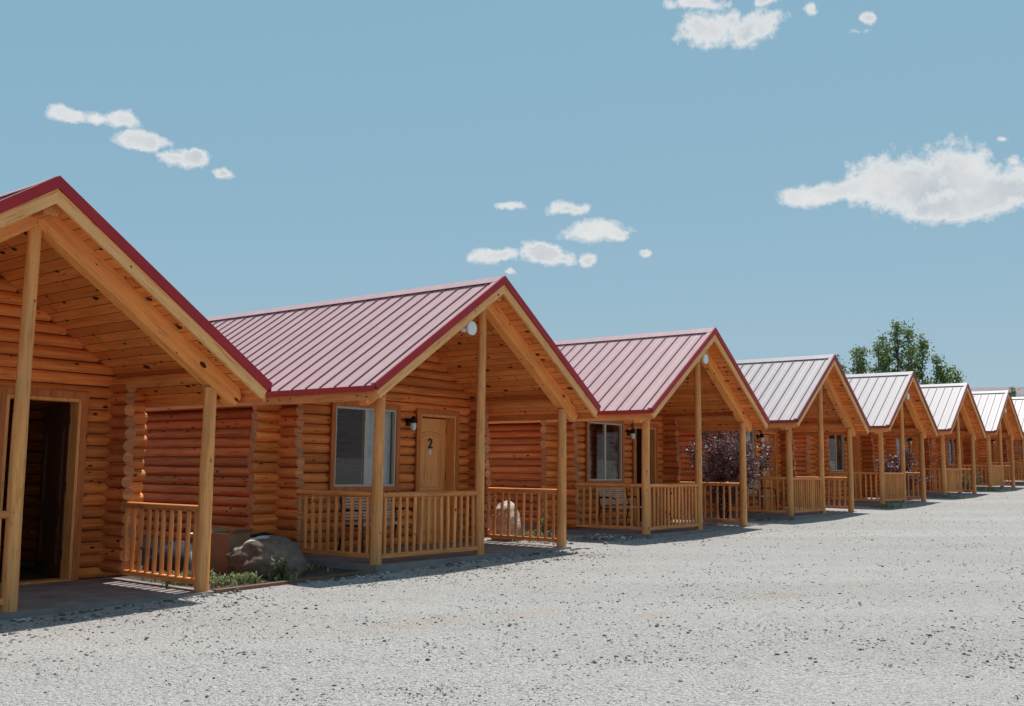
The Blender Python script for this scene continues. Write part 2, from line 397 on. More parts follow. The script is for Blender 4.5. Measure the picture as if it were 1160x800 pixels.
def front_wall_mesh(openings, v):
    mb = MB(); z = .075; k = 0
    while z < 4.1:
        hl = HP + .50 + random.uniform(-.03, .03)
        if z > 2.42: hl = min(hl, (HA - CO - z + .03) / SL)
        if hl < .15: break
        segs = [(-hl, hl)]
        for (a, b, z0, z1) in openings:
            if z + .03 > z0 and z - .03 < z1:
                ns = []
                for s0, s1 in segs:
                    if b <= s0 or a >= s1: ns.append((s0, s1))
                    else:
                        if a - s0 > .05: ns.append((s0, a))
                        if s1 - b > .05: ns.append((b, s1))
                segs = ns
        r = .0785 + random.uniform(-.003, .005)
        for s0, s1 in segs:
            mb.log((s0, v, z), (s1, v, z), r)
            c0, c1 = max(s0, -HP) + .005, min(s1, HP) - .005      # dark chinking between the courses
            if c1 - c0 > .05 and z < 3.8: mb.box((c0, v - .030, z - PITCH / 2), (c1, v + .030, z + PITCH / 2), 2)
        z += PITCH; k += 1
    return mesh_of('front_wall', mb, [M['log_u'], M['log_end'], M['chink']])

def side_wall_mesh():
    mb = MB(); z = .155
    while z < 2.62:
        mb.log((0, WV - .56 + .05 * z + random.uniform(-.025, .025), z), (0, WB + .3, z), .0785 + random.uniform(-.003, .005), step=1.0)
        z += PITCH
    mb.box((-.030, WV, .10), (.030, WB, z - PITCH), 2)
    return mesh_of('side_wall', mb, [M['log_v'], M['log_end'], M['chink']])

def roof_meshes():
    R = {}
    # sheets and ribs
    mb = MB()
    for s in (-1, 1):
        a = (0, -.0, HA); n = Vector((s * SL, 0, 1)).normalized()
        def P(u, v, h): return Vector((s * u, v, zt(u))) + n * h
        q = [P(.01, 0, -.035), P(HW, 0, -.035), P(HW, RL, -.035), P(.01, RL, -.035), P(.01, 0, 0), P(HW, 0, 0), P(HW, RL, 0), P(.01, RL, 0)]
        if s < 0: q = [q[1], q[0], q[3], q[2], q[5], q[4], q[7], q[6]]
        mb.hexa(q)
        v = .16
        while v < RL - .05:
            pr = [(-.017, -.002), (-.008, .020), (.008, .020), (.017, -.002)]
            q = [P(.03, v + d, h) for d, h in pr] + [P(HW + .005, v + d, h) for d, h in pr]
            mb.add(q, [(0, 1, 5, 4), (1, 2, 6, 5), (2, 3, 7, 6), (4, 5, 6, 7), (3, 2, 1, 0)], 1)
            if v + .15 < RL - .05:                            # small stiffening ripple in the pan
                pr2 = [(-.012, -.001), (0, .0022), (.012, -.001)]
                q = [P(.03, v + .152 + d, h) for d, h in pr2] + [P(HW + .002, v + .152 + d, h) for d, h in pr2]
                mb.add(q, [(0, 1, 4, 3), (1, 2, 5, 4)])
            v += .305
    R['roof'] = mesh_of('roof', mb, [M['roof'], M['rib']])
    mb = MB()
    for s in (-1, 1):
        n = Vector((s * SL, 0, 1)).normalized()
        def P(u, v, h): return Vector((s * u, v, zt(u))) + n * h
        mb.hexa([P(0, -.015, .026), P(.17, -.015, .026), P(.17, RL, .028), P(0, RL, .028), P(0, -.015, .034), P(.17, -.015, .034), P(.17, RL, .034), P(0, RL, .034)])
    R['ridge_cap'] = mesh_of('ridge_cap', mb, M['roof'])
    # crimson rake trim, front and back, plus eave trim
    def rake(v0, v1, top, bot, mats, flange=True, ext=0.0):
        mb = MB()
        for s in (-1, 1):
            def Q(u, v, w): return (s * u, v, zt(u) + w)
            # square cut ends, perpendicular to the slope
            du = SL / math.sqrt(1 + SL * SL)
            def E(w): return HW + ext + w * du * .82
            q = [Q(0, v0, bot), Q(E(bot), v0, bot), Q(E(bot), v1, bot), Q(0, v1, bot), Q(0, v0, top), Q(E(top), v0, top), Q(E(top), v1, top), Q(0, v1, top)]
            mb.hexa(q, (1 if s < 0 else 0) if mats else 0)
            if flange:
                f0, f1 = (v1, v1 + .09)
                q = [Q(0, f0, .020), Q(HW, f0, .020), Q(HW, f1, .020), Q(0, f1, .020), Q(0, f0, .034), Q(HW, f0, .034), Q(HW, f1, .034), Q(0, f1, .034)]
                mb.hexa(q, 1)
        return mb
    R['rake_trim'] = mesh_of('rake_trim', rake(-.045, -.020, .032, -.098, 0), [M['redtrim'], M['roof']])
    R['rake_trim_back'] = mesh_of('rake_trim', rake(RL + .003, RL + .028, .032, -.098, 0, False), M['redtrim'])
    R['rake_board'] = mesh_of('rake_board', rake(-.018, .022, -.100, -.252, 1, False, .0), [M['rake'], M['rake_l']])
    R['rake_board_back'] = mesh_of('rake_board', rake(RL - .04, RL, -.100, -.252, 1, False, .0), [M['rake'], M['rake_l']])
    for s in (-1, 1):
        mb = MB()
        x0, x1 = sorted((s * (HW + .004), s * (HW + .022)))
        mb.box((x0, -.015, zt(HW) - .075), (x1, RL, zt(HW) - .004))
        R['eave_trim%d' % s] = mesh_of('eave_trim', mb, M['redtrim'])
        mb = MB()
        x0, x1 = sorted((s * (HW - .075), s * (HW - .035)))
        mb.box((x0, .024, zt(HW) - .20), (x1, RL - .045, zt(HW) - .04))
        R['sub_fascia%d' % s] = mesh_of('eave_board', mb, M['railv'])
    # boarded ceiling
    mb = MB()
    for s in (-1, 1):
        def Q(u, w, v): return (s * u, v, zt(u) + w)
        mb.hexa([Q(0, -CO, .024), Q(HW - .08, -CO, .024), Q(HW - .08, -CO, RL - .045), Q(0, -CO, RL - .045),
                 Q(0, -.055, .024), Q(HW - .08, -.055, .024), Q(HW - .08, -.055, RL - .045), Q(0, -.055, RL - .045)])
    R['ceiling'] = mesh_of('ceiling', mb, M['ceil'])
    # sawn rafters carrying the gable
    for s in (-1, 1):
        mb = MB(); D = .285; e = .14
        def Q(u, w, v): return (s * u, v, zc(u) + w)
        v0, v1 = PP - .075, PP + .085; c = .07
        U1 = 2.60
        prof = [(.002 if s > 0 else .0021, -.003), (U1, -.003), (U1 + .03, -.10), (U1 - .06, -D + .02), (U1 - .17, -D), (.002, -D)]
        vs = [Q(u, w, v0) for u, w in prof] + [Q(u, w, v1) for u, w in prof]; n = len(prof)
        fs = [tuple(range(n)), tuple(reversed(range(n, 2 * n)))] + [((i + 1) % n, i, i + n, (i + 1) % n + n) for i in range(n)]
        mb.add(vs, fs)
        R['rafter%d' % s] = mesh_of('rafter_beam', mb, M['beam'] if s > 0 else M['beam_l'])
    mb = MB(); mb.add([(x, v, z) for v in (.09, WB) for x, z in ((-.075, 4.0), (.075, 4.0), (.085, 4.06), (.085, 4.10), (.055, 4.19), (-.055, 4.19), (-.085, 4.10), (-.085, 4.06))],
                      [tuple(range(8)), tuple(reversed(range(8, 16)))] + [((i + 1) % 8, i, i + 8, (i + 1) % 8 + 8) for i in range(8)])
    R['ridge_beam'] = mesh_of('ridge_beam', mb, M['railv'])
    mb = MB(); mb.log((0, PP + .06, 0), (0, WV + .2, 0), .075); R['plate'] = mesh_of('eave_beam', mb, [M['railv'], M['log_end']])
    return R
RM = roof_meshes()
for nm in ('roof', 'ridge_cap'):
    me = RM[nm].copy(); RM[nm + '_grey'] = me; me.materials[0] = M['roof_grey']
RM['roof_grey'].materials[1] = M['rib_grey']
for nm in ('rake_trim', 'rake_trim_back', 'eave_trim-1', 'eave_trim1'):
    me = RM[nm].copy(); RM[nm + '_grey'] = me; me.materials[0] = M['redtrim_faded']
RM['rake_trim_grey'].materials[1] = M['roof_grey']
SHARED = {}
def post_mesh(h, r0, r1, seed):
    random.seed(seed); mb = MB(); k = 9
    bx, by = random.uniform(-.012, .012), random.uniform(-.012, .012)
    pts = []; rs = []
    for i in range(k):
        t = i / (k - 1)
        pts.append((bx * math.sin(t * 3.1), by * math.sin(t * 4), h * t)); rs.append((r0 + (r1 - r0) * t) * (1 + random.uniform(-.025, .025)))
    mb.tube(pts, rs, 18, 0, 1, .012)
    return mesh_of('post', mb, [M['post'], M['log_end']])
WALLS = []
for k in range(3):
    random.seed(100 + k)
    WALLS.append((front_wall_mesh([(DOOR[0], DOOR[1], 0, DOOR[2]), (WIN[0], WIN[1], WIN[2], WIN[3])], WV), side_wall_mesh(), front_wall_mesh([], WB), side_wall_mesh()))
POSTS = [[post_mesh(2.42, .084, .078, 5 + k), post_mesh(3.93, .082, .066, 25 + k), post_mesh(2.40, .084, .078, 45 + k)] for k in range(3)]
random.seed(3)
def baluster_mesh():
    mb = MB(); mb.tube([(0, 0, 0), (random.uniform(-.004, .004), 0, .42), (0, 0, .84)], [.026, .029, .026], 10, 0, 0, .02)
    return mesh_of('baluster', mb, M['rail'])
BAL = [baluster_mesh() for _ in range(4)]
def railing(parent, a, b, count):
    """half round top rail and flat bottom rail between a and b, with a row of round balusters"""
    a = Vector(a); b = Vector(b); Lr = (b - a).length; d = (b - a).normalized()
    along_u = abs(d.x) > abs(d.y)
    mb = MB()
    mb.tube([a + Vector((0, 0, .955)), a.lerp(b, .5) + Vector((0, 0, .952)), b + Vector((0, 0, .955))], [.05, .053, .05], 12, 0, 0, .02, squash=.8)
    side = Vector((-d.y, d.x, 0)) * .045
    q = [a - side, b - side, b + side, a + side]
    r = mb.build('top_rail', M['railh'] if along_u else M['railv'], parent)
    mb = MB()
    mb.hexa([p + Vector((0, 0, .075)) for p in q] + [p + Vector((0, 0, .135)) for p in q])
    mb.build('bottom_rail', M['railh'] if along_u else M['railv'], parent)
    for i in range(count):
        t = (i + .55) / (count + .1)
        p = a.lerp(b, t)
        put('baluster', BAL[random.randrange(4)], r, (p.x, p.y, .115), (random.uniform(-.012, .012), random.uniform(-.012, .012), random.uniform(0, 6)))
    return r

def text_mesh(s, size, depth):
    c = bpy.data.curves.new('num', 'FONT'); c.body = s; c.size = size; c.extrude = depth; c.align_x = 'CENTER'; c.offset = .006
    o = bpy.data.objects.new('num', c); COL.objects.link(o)
    dg = bpy.context.evaluated_depsgraph_get(); me = bpy.data.meshes.new_from_object(o.evaluated_get(dg))
    bpy.data.objects.remove(o); me.materials.clear(); me.materials.append(M['black']); return me

def door(parent, i, openang, number, inward=True):
    """slab hinged at the right jamb; local origin at the hinge, slab reaches towards -x"""
    x1 = DOOR[1] - .05; wd = DOOR[1] - DOOR[0] - .10; hd = DOOR[2] - .06
    fv = WV + .09
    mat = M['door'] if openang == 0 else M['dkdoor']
    mb = MB(); mb.box((-wd, 0, .0), (0, .045, hd - .02))
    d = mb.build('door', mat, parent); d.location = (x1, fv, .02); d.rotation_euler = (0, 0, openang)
    # mouldings around the arched upper and plain lower panel
    def loop(x0, x1_, z0, z1_, arch, y):
        pts = [(x0, z0), (x1_, z0), (x1_, z1_)]
        n = 10
        if arch:
            for k in range(1, n):
                t = k / n; pts.append((x1_ + (x0 - x1_) * t, z1_ + arch * math.sin(math.pi * t)))
        pts.append((x0, z1_)); return [(p[0], y, p[1]) for p in pts]
    for yy in (-.004, .049):
        mbm = MB()
        for (z0, z1_, arch) in ((.92, 1.90, .085), (.16, .74, 0)):
            for off, rr in ((0, .011), (.05, .006)):
                pts = loop(-wd + .13 + off, -.13 - off, z0 + off, z1_ - off, arch, yy)
                for a_, b_ in zip(pts, pts[1:] + pts[:1]): mbm.tube([a_, b_], rr, 6, 0, 0)
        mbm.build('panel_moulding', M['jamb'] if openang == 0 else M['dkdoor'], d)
    mk = MB(); mk.tube([(-wd + .07, -.002, 1.0), (-wd + .07, -.05, 1.0)], [.028, .018], 10, 0, 0)
    mk.box((-wd + .05, -.065, .988), (-wd + .17, -.045, 1.008))
    mk.build('handle', M['black'], d)
    mk = MB(); mk.tube([(-wd + .07, -.002, 1.14), (-wd + .07, -.02, 1.14)], .026, 10, 0, 0); mk.build('deadbolt', M['black'], d)
    for z in (.25, 1.1, 1.95):
        mh = MB(); mh.box((.002, -.004, z), (.012, .05, z + .12)); mh.build('hinge', M['black'], d)
    if number:
        o = put('door_number', text_mesh(number, .25, .004), d, (-wd / 2, -.010, 1.68), (rad(90), 0, 0))
        ms = MB(); ms.box((-wd / 2 - .035, -.010, 1.56), (-wd / 2 + .035, -.004, 1.65)); ms.build('notice', M['paper'], d)
    return d

def cabin(i, label, number, openang, curtain, disc, bare=False):
    x, y, z = CABINS[i - 1]
    R = empty('log_cabin', (x, y, z), YAW)
    tag(R, label, 'cabin', 'log cabins standing in a row')
    k = i % 3
    fw, swl, bw, swr = WALLS[k]
    put('front_wall', fw, R); put('back_wall', bw, R)
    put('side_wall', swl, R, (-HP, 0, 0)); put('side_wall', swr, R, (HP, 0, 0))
    random.seed(500 + i)
    # slab and footing
    mb = MB(); mb.box((-2.36, PP - .13, -.30), (2.36, WV + .05, 0.0)); mb.build('porch_slab', M['concrete'], R)
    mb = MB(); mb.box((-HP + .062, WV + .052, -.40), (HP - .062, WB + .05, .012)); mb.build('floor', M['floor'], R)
    mb = MB()
    for s in (-1, 1): mb.box((s * HP - .06, WV + .055, -.4), (s * HP + .06, WB, .10))
    mb.build('foundation', M['concrete'], R)
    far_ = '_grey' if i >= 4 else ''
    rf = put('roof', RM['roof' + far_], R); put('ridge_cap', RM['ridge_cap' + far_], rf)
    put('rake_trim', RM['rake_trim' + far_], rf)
    for n in ('rake_board', 'ceiling'): put(n, RM[n], rf)
    put('rake_trim', RM['rake_trim_back' + far_], rf); put('rake_board', RM['rake_board_back'], rf)
    for s in (-1, 1):
        put('eave_trim', RM['eave_trim%d' % s + far_], rf); put('eave_board', RM['sub_fascia%d' % s], rf)
        put('rafter_beam', RM['rafter%d' % s], R)
        put('eave_beam', RM['plate'], R, (s * HP, 0, 2.535))
    put('ridge_beam', RM['ridge_beam'], R)
    for u, pm in ((-HP, POSTS[k][0]), (0, POSTS[k][1]), (HP, POSTS[k][2])):
        put('post', pm, R, (u, PP, 0), (0, 0, random.uniform(0, 6)))
    railing(R, (-HP, WV - .42, 0), (-HP, PP + .08, 0), 10)
    railing(R, (-HP + .08, PP, 0), (-.07, PP, 0), 14)
    railing(R, (HP, WV - .42, 0), (HP, PP + .08, 0), 10)
    # door frame
    a, b, zt_ = DOOR; f0, f1 = WV - .125, WV + .115
    mb = MB()
    mb.box((a - .09, f0, 0), (a - .002, f0 + .035, zt_ + .09)); mb.box((b + .002, f0, 0), (b + .09, f0 + .035, zt_ + .09)); mb.box((a - .002, f0, zt_ + .002), (b + .002, f0 + .035, zt_ + .088))
    fr = mb.build('door_frame', M['trim'], R)
    mb = MB()
    mb.box((a, f0 + .01, 0), (a + .04, f1, zt_)); mb.box((b - .04, f0 + .01, 0), (b, f1, zt_)); mb.box((a + .04, f0 + .01, zt_ - .04), (b - .04, f1, zt_))
    mb.box((a + .04, f0 + .012, .002), (b - .04, f1, .022))
    mb.build('jamb', M['jamb'], fr)
    door(R, i, openang, number)
    # sliding window
    a, b, z0, z1 = WIN
    mb = MB(); T = .085
    mb.box((a - T, f0, z0 - T), (a - .002, f0 + .035, z1 + T)); mb.box((b + .002, f0, z0 - T), (b + T, f0 + .035, z1 + T))
    mb.box((a - .002, f0, z1 + .002), (b + .002, f0 + .035, z1 + T - .002)); mb.box((a - .002, f0, z0 - T + .002), (b + .002, f0 + .035, z0 - .002))
    mb.box((a - .01, f0 + .036, z0 - .06), (b + .01, f1, z0 + .0)); mb.box((a - .01, f0 + .036, z1), (b + .01, f1, z1 + .05))
    mb.box((a - .05, f0 + .036, z0), (a, f1, z1)); mb.box((b, f0 + .036, z0), (b + .05, f1, z1))
    w = mb.build('window', M['trim'], R)
    mb = MB(); g = f0 + .02; e = .035; mid = (a + b) / 2
    mb.box((a, g, z0), (a + e, g + .07, z1)); mb.box((b - e, g, z0), (b, g + .07, z1)); mb.box((a + e, g, z0), (b - e, g + .07, z0 + e)); mb.box((a + e, g, z1 - e), (b - e, g + .07, z1))
    mb.box((mid - .035, g + .004, z0 + e), (mid + .035, g + .066, z1 - e))
    mb.build('window_frame', M['vinyl'], w)
    for p0, p1, yy in ((a + e, mid - .035, g + .02), (mid + .035, b - e, g + .045)):
        mb = MB(); mb.box((p0, yy, z0 + e), (p1, yy + .004, z1 - e)); mb.build('pane', M['glass'], w)
    if curtain:
        mb = MB(); n = 40; c0, c1 = curtain; vs = []
        for q in range(n + 1):
            uu = c0 + (c1 - c0) * q / n; vv = g + .105 + .018 * math.sin(q * 1.9)
            vs += [(uu, vv, z0 + .01), (uu, vv, z1 - .01)]
        mb.add(vs, [(2 * q, 2 * q + 2, 2 * q + 3, 2 * q + 1) for q in range(n)], 0, True)
        mb.build('curtain', M['curtain'], w)
    # porch lamp
    mb = MB(); lx, lz = .52, 2.10; wy = WV - .088
    mb.box((lx - .05, wy - .02, lz - .03), (lx + .05, wy + .03, lz + .10)); mb.tube([(lx, wy - .02, lz + .06), (lx, wy - .11, lz + .09)], .012, 8, 0, 0)
    mb.tube([(lx, wy - .12, lz + .14), (lx, wy - .12, lz + .10), (lx, wy - .12, lz + .02)], [.02, .06, .068], 12, 0, 0)
    lp = mb.build('wall_lamp', M['black'], R)
    mb = MB(); mb.tube([(lx, wy - .12, lz + .018), (lx, wy - .12, lz - .05), (lx, wy - .12, lz - .11)], [.052, .055, .035], 12, 0, 0); mb.build('lamp_glass', M['lampglass'], lp)
    if disc:
        du, dz = disc; mb = MB()
        yv = .17
        mb.tube([(du, yv + .055, dz), (du, yv + .02, dz), (du, yv - .018, dz), (du, yv - .024, dz)], [.07, .108, .112, .095], 24, 0, 0)
        mb.tube([(du, yv + .05, dz), (du, PP - .08, dz + .02)], .018, 8, 0, 0)
        mb.box((du - .05, PP - .095, dz - .05), (du + .05, PP - .078, dz + .09))
        mb.build('flood_light', M['white'], R)
    return R

CURT = (-.46, .17)
cabin(1, 'nearest log cabin, cut off by the left edge, its door wide open', None, rad(-97), None, None)
cabin(2, 'log cabin with closed pine door numbered 2, dark boulder at its left corner', '2', 0, CURT, (-.56, 3.50))
cabin(3, 'log cabin with open door and white gable light, left of the large purple bush', None, rad(-95), None, (-.10, 3.70))
cabin(4, 'log cabin numbered 4 just right of the large purple bush hiding its window', '4', 0, (-.46, .17), None)
cabin(5, 'log cabin numbered 5 below the tall poplar, with white gable light', '5', 0, None, (-.02, 3.55))
cabin(6, 'log cabin without gable light, just right of the smaller purple bush', None, 0, (-.9, -.1), None)
cabin(7, 'small far log cabin with white gable light, right below the distant hills', None, 0, None, (.15, 3.48))
cabin(8, 'far log cabin whose gable is cut off by the right edge, next past the hills', None, 0, None, None)
cabin(9, 'farthest log cabin, only glimpsed behind the posts at the right edge', None, 0, None, None)

# ------------------------------------------------------------------ ground
def axis(lo, hi, fine0, fine1, step):
    a = list(np.arange(fine0, fine1 + 1e-6, step)); s = step; p = fine1
    while p < hi: s *= 1.35; p += s; a.append(min(p, hi))
    s = step; p = fine0
    while p > lo: s *= 1.35; p -= s; a.insert(0, max(p, lo))
    return a
def build_ground():
    # axes follow the row of cabins
    us = axis(-1500, 2500, -12, 60, .6); vs = axis(-1500, 2500, -12, 12, .4)
    V = []; F = []
    for v in vs:
        for u in us:
            p = ORG + UX * u + VX * v
            V.append((p.x, p.y, ground_z(p.x, p.y)))
    n = len(us)
    for j in range(len(vs) - 1):
        for i in range(n - 1):
            a = j * n + i; F.append((a, a + 1, a + n + 1, a + n))
    me = bpy.data.meshes.new('gravel_ground'); me.from_pydata(V, [], F); me.materials.append(M['gravel'])
    me.polygons.foreach_set('use_smooth', [True] * len(F)); me.update()
    tag(put('gravel_ground', me), 'pale grey gravel yard in front of the cabins', 'ground', kind='structure')
build_ground()

def stones(name, spots, sizes, mat, seed=1):
    """one mesh of many small angular stones"""
    rng = np.random.default_rng(seed)
    n = len(spots)
    base = np.array([(1, 0, 0), (.3, .95, 0), (-.85, .5, 0), (-.7, -.7, 0), (.4, -.9, 0), (.78, .05, .5), (.2, .7, .55), (-.6, .35, .5), (-.5, -.5, .55), (.3, -.65, .5), (0, 0, .78)], float)
    faces = [(0, 1, 6, 5), (1, 2, 7, 6), (2, 3, 8, 7), (3, 4, 9, 8), (4, 0, 5, 9), (5, 6, 10, 10), (6, 7, 10, 10), (7, 8, 10, 10), (8, 9, 10, 10), (9, 5, 10, 10)]
    K = 11; V = np.zeros((n * K, 3)); 
    a = rng.uniform(0, 6.28, n); ca, sa = np.cos(a), np.sin(a)
    sx = sizes * rng.uniform(.7, 1.3, n); sy = sizes * rng.uniform(.6, 1.1, n); sz = sizes * rng.uniform(.45, 1.0, n)
    for k in range(K):
        b = base[k] + rng.uniform(-.15, .15, (n, 3)) * (1 if k > 4 else np.array([1, 1, 0]))
        X = b[:, 0] * sx; Y = b[:, 1] * sy
        V[k::K, 0] = spots[:, 0] + X * ca - Y * sa; V[k::K, 1] = spots[:, 1] + X * sa + Y * ca
        V[k::K, 2] = spots[:, 2] + b[:, 2] * sz - (.003 if k < 5 else 0)
    F = [tuple(k * K + i for i in (f if f[2] != f[3] else f[:3])) for k in range(n) for f in faces]
    me = bpy.data.meshes.new(name); me.from_pydata(V.tolist(), [], F); me.materials.append(mat); me.update()
    return put(name, me)
def scatter():
    rng = np.random.default_rng(5); pts = []; sz = []
    # density falls with distance from the photographer's spot
    N_ = 80000
    r = 5.5 * np.exp(rng.uniform(0, 1, N_) * math.log(60 / 5.5)); th = rng.uniform(rad(-34), rad(34), N_)
    X = r * np.sin(th); Y = r * np.cos(th)
    ksz = np.clip(rng.lognormal(math.log(.0072), .45, N_), .0035, .024)
    for x, y, s, rr in zip(X, Y, ksz, r):
        p = Vector((x, y, 0)) - ORG; u = p.dot(UX); v = p.dot(VX)
        if v > .2:
            inside = any(abs(u - c) < 2.45 for c in SROW)
            if inside or v > 3: continue
        if noise.noise(Vector((x * .5, y * .5, 7))) + .5 * noise.noise(Vector((x * 1.6, y * 1.6, 2))) + rng.uniform(-.6, .6) < 0: continue
        s = s * min(1, rr / 9) * (1 + .010 * rr)
        pts.append((x, y, ground_z(x, y) - .001)); sz.append(s)
    o = stones('gravel_stones', np.array(pts), np.array(sz), M['pebble'])
    tag(o, 'loose small stones scattered over the gravel yard', 'gravel', kind='stuff')
scatter()
def rubble():
    rng = np.random.default_rng(9); pts = []; sz = []
    for (i, u, v, ru, rv, n) in ((3, -3.0, .9, .9, .55, 260), (2, 3.1, 1.3, .5, .6, 90), (3, -3.5, 2.2, .7, .7, 120), (4, -2.9, .9, .6, .5, 80), (2, -2.9, .15, 1.0, .1, 90), (1, 0, .12, 2.6, .1, 160), (2, 0, .12, 2.6, .1, 140), (1, -.3, -.35, 2.8, .9, 900), (2, -.8, -.35, 2.8, .9, 900), (3, -.8, -.3, 2.6, .9, 500)):
        for _ in range(n):
            a, b = rng.normal(0, .42), rng.normal(0, .42)
            if n in (160, 140, 900, 500): a = rng.uniform(-1, 1)
            p = W(i, u + a * ru, v + b * rv); h = .07 * max(0, 1 - a * a - b * b) if i == 3 and n == 260 else 0
            pts.append((p.x, p.y, ground_z(p.x, p.y) + h)); sz.append(float(np.clip(rng.lognormal(math.log(.028 if n < 400 else .013), .4), .007, .06)))
    o = stones('rubble', np.array(pts), np.array(sz), M['pebble'], 3)
    tag(o, 'coarser stones heaped between the cabins and along the slabs', 'rubble', kind='stuff')
rubble()

# planting bed of dark soil between the first two cabins, with timber edging
def bed(i0, i1, lab):
    mb = MB(); a0 = W(i0, 2.37, .36); a1 = W(i1, -2.37, .36); b0 = W(i0, 2.37, 8); b1 = W(i1, -2.37, 8)
    nx, ny = 12, 30; vs = []
    for j in range(ny + 1):
        for k in range(nx + 1):
            p = a0.lerp(a1, k / nx).lerp(b0.lerp(b1, k / nx), j / ny)
            vs.append((p.x, p.y, ground_z(p.x, p.y) + .012 + .03 * abs(noise.noise(p * 2.1))))
    mb.add(vs, [(j*(nx+1)+k, j*(nx+1)+k+1, (j+1)*(nx+1)+k+1, (j+1)*(nx+1)+k) for j in range(ny) for k in range(nx)], 0, True)
    tag(mb.build('soil_bed', M['soil']), lab, 'soil', kind='structure')
bed(1, 2, 'dark soil bed between the first two cabins')
def timber():
    a = W(1, 2.34, .30); b = W(2, -2.38, .30)
    d = (b - a); d.z = 0; Lh = d.length
    o = empty('edging_timber', (a.x, a.y, ground_z(a.x, a.y)), math.atan2(d.y, d.x))
    dz = ground_z(b.x, b.y) - ground_z(a.x, a.y)
    bpy.data.objects.remove(o)
    mb = MB(); x1 = Lh
    mb.hexa([(0, -.04, -.05), (x1, -.04, dz - .05), (x1, .04, dz - .05), (0, .04, -.05), (0, -.04, .040), (x1, -.04, dz + .040), (x1, .04, dz + .040), (0, .04, .040)])
    t = mb.build('edging_timber', M['timber']); t.location = (a.x, a.y, ground_z(a.x, a.y)); t.rotation_euler = (0, 0, math.atan2(d.y, d.x))
    tag(t, 'long weathered timber edging the soil bed between the first two cabins', 'edging timber')
timber()

# ------------------------------------------------------------------ boulders
def boulder(name, loc, size, mat, seed, label, rz=0, group=None):
    import bmesh
    bm = bmesh.new(); bmesh.ops.create_icosphere(bm, subdivisions=5, radius=1.0)
    o = Vector((seed * 3.1, seed * 1.7, seed))
    for v in bm.verts:
        p = v.co.copy(); n = p.normalized()
        d = 1 + .26 * noise.noise(n * 1.1 + o) + .13 * noise.noise(n * 2.6 + o) + .05 * noise.noise(n * 6 + o) + .02 * noise.noise(n * 14 + o)
        # a few broad broken facets
        for ax, lim in ((Vector((.8, -.5, .5)), .80), (Vector((-.7, -.6, .4)), .82), (Vector((.1, -.2, 1)), .84), (Vector((-.2, .9, .4)), .85)):
            ax = ax.normalized(); q = (n * d).dot(ax)
            if q > lim: d *= 1 - .5 * (q - lim) / q
        v.co = Vector((n.x * d * size[0], n.y * d * size[1], n.z * d * size[2]))
    me = bpy.data.meshes.new(name); bm.to_mesh(me); bm.free(); me.materials.append(mat)
    for p in me.polygons: p.use_smooth = True
    ob = put(name, me, None, loc, (0, 0, rz)); tag(ob, label, 'boulder', group); return ob
def gpt(i, u, v, h=0):
    p = W(i, u, v); p.z = ground_z(p.x, p.y) + h; return p
boulder('boulder', gpt(2, -3.47, 1.28, .17), (.53, .46, .37), M['rock'], 3.3, 'large dark boulder with a pale top, left of the cabin numbered 2', YAW - .9)
boulder('boulder', gpt(2, 3.12, 2.35, .30), (.31, .36, .45), M['palerock'], 5.2, 'pale sandy boulder seen through the side railing of the cabin numbered 2', YAW - .6)

# ------------------------------------------------------------------ plants
def leaf_cloud(mb, centers, per, spread, size, rng, flat=.5):
    for c in centers:
        for _ in range(per):
            p = Vector(c) + Vector((rng.gauss(0, spread), rng.gauss(0, spread), rng.gauss(0, spread * .9)))
            s = size * rng.uniform(.6, 1.3)
            d1 = Vector((rng.gauss(0, 1), rng.gauss(0, 1), rng.gauss(0, .7))).normalized()
            d2 = d1.cross(Vector((rng.gauss(0, 1), rng.gauss(0, 1), rng.gauss(0, 1)))).normalized()
            mb.add([p - d1 * s, p + d2 * s * flat, p + d1 * s, p - d2 * s * flat], [(0, 1, 2, 3)])
def shrub(loc, w, h, seed, leaves, label, name='purple_shrub', mat='plum', size=.035, group=None, lean=(0, 0)):
    rng = random.Random(seed)
    R = empty(name, loc, 0); tag(R, label, 'shrub', group)
    st = MB(); fo = MB(); tips = []
    for k in range(16):
        a = rng.uniform(0, 6.28); out = rng.uniform(.25, 1.0) * w / 2
        top = Vector((math.cos(a) * out + lean[0], math.sin(a) * out + lean[1], h * rng.uniform(.55, .98) * (1 - .35 * (out / (w / 2)) ** 2)))
        mid = Vector((top.x * .35, top.y * .35, top.z * .5))
        pts = [Vector((rng.gauss(0, .05), rng.gauss(0, .05), -.05)), mid, top]
        st.tube(pts, [.022, .014, .005], 6, 0, 0)
        for q in range(9):
            t = rng.uniform(.3, 1.02); b = (mid.lerp(top, (t - .5) * 2) if t > .5 else pts[0].lerp(mid, t * 2))
            e = b + Vector((rng.gauss(0, .16), rng.gauss(0, .16), rng.uniform(.02, .28))) * (w / 1.8)
            st.tube([b, e], [.006, .003], 4, 0, 0)
            for m in range(5): tips.append(b.lerp(e, .3 + .18 * m))
    per = max(1, leaves // len(tips))
    leaf_cloud(fo, tips, per, .055 * (w / 1.8), size, rng, .45)
    fo.build('foliage', M[mat], R); st.build('stems', M['twig'], R)
    return R
shrub(gpt(3, 3.55, 1.6), 2.4, 2.85, 4, 19000, 'large purple-leaved bush between the cabin with the open door and the cabin numbered 4', group='purple-leaved shrubs between cabins', size=.038)
shrub(gpt(5, 3.5, 1.5), 1.9, 1.95, 8, 8000, 'smaller distant purple-leaved bush beside the cabin below the green tree', group='purple-leaved shrubs between cabins', size=.045)
shrub(gpt(6, 3.3, .9), 1.1, .95, 12, 1200, 'low green weedy bush at the foot of the far cabin without gable light', 'green_shrub', 'weed', .05)

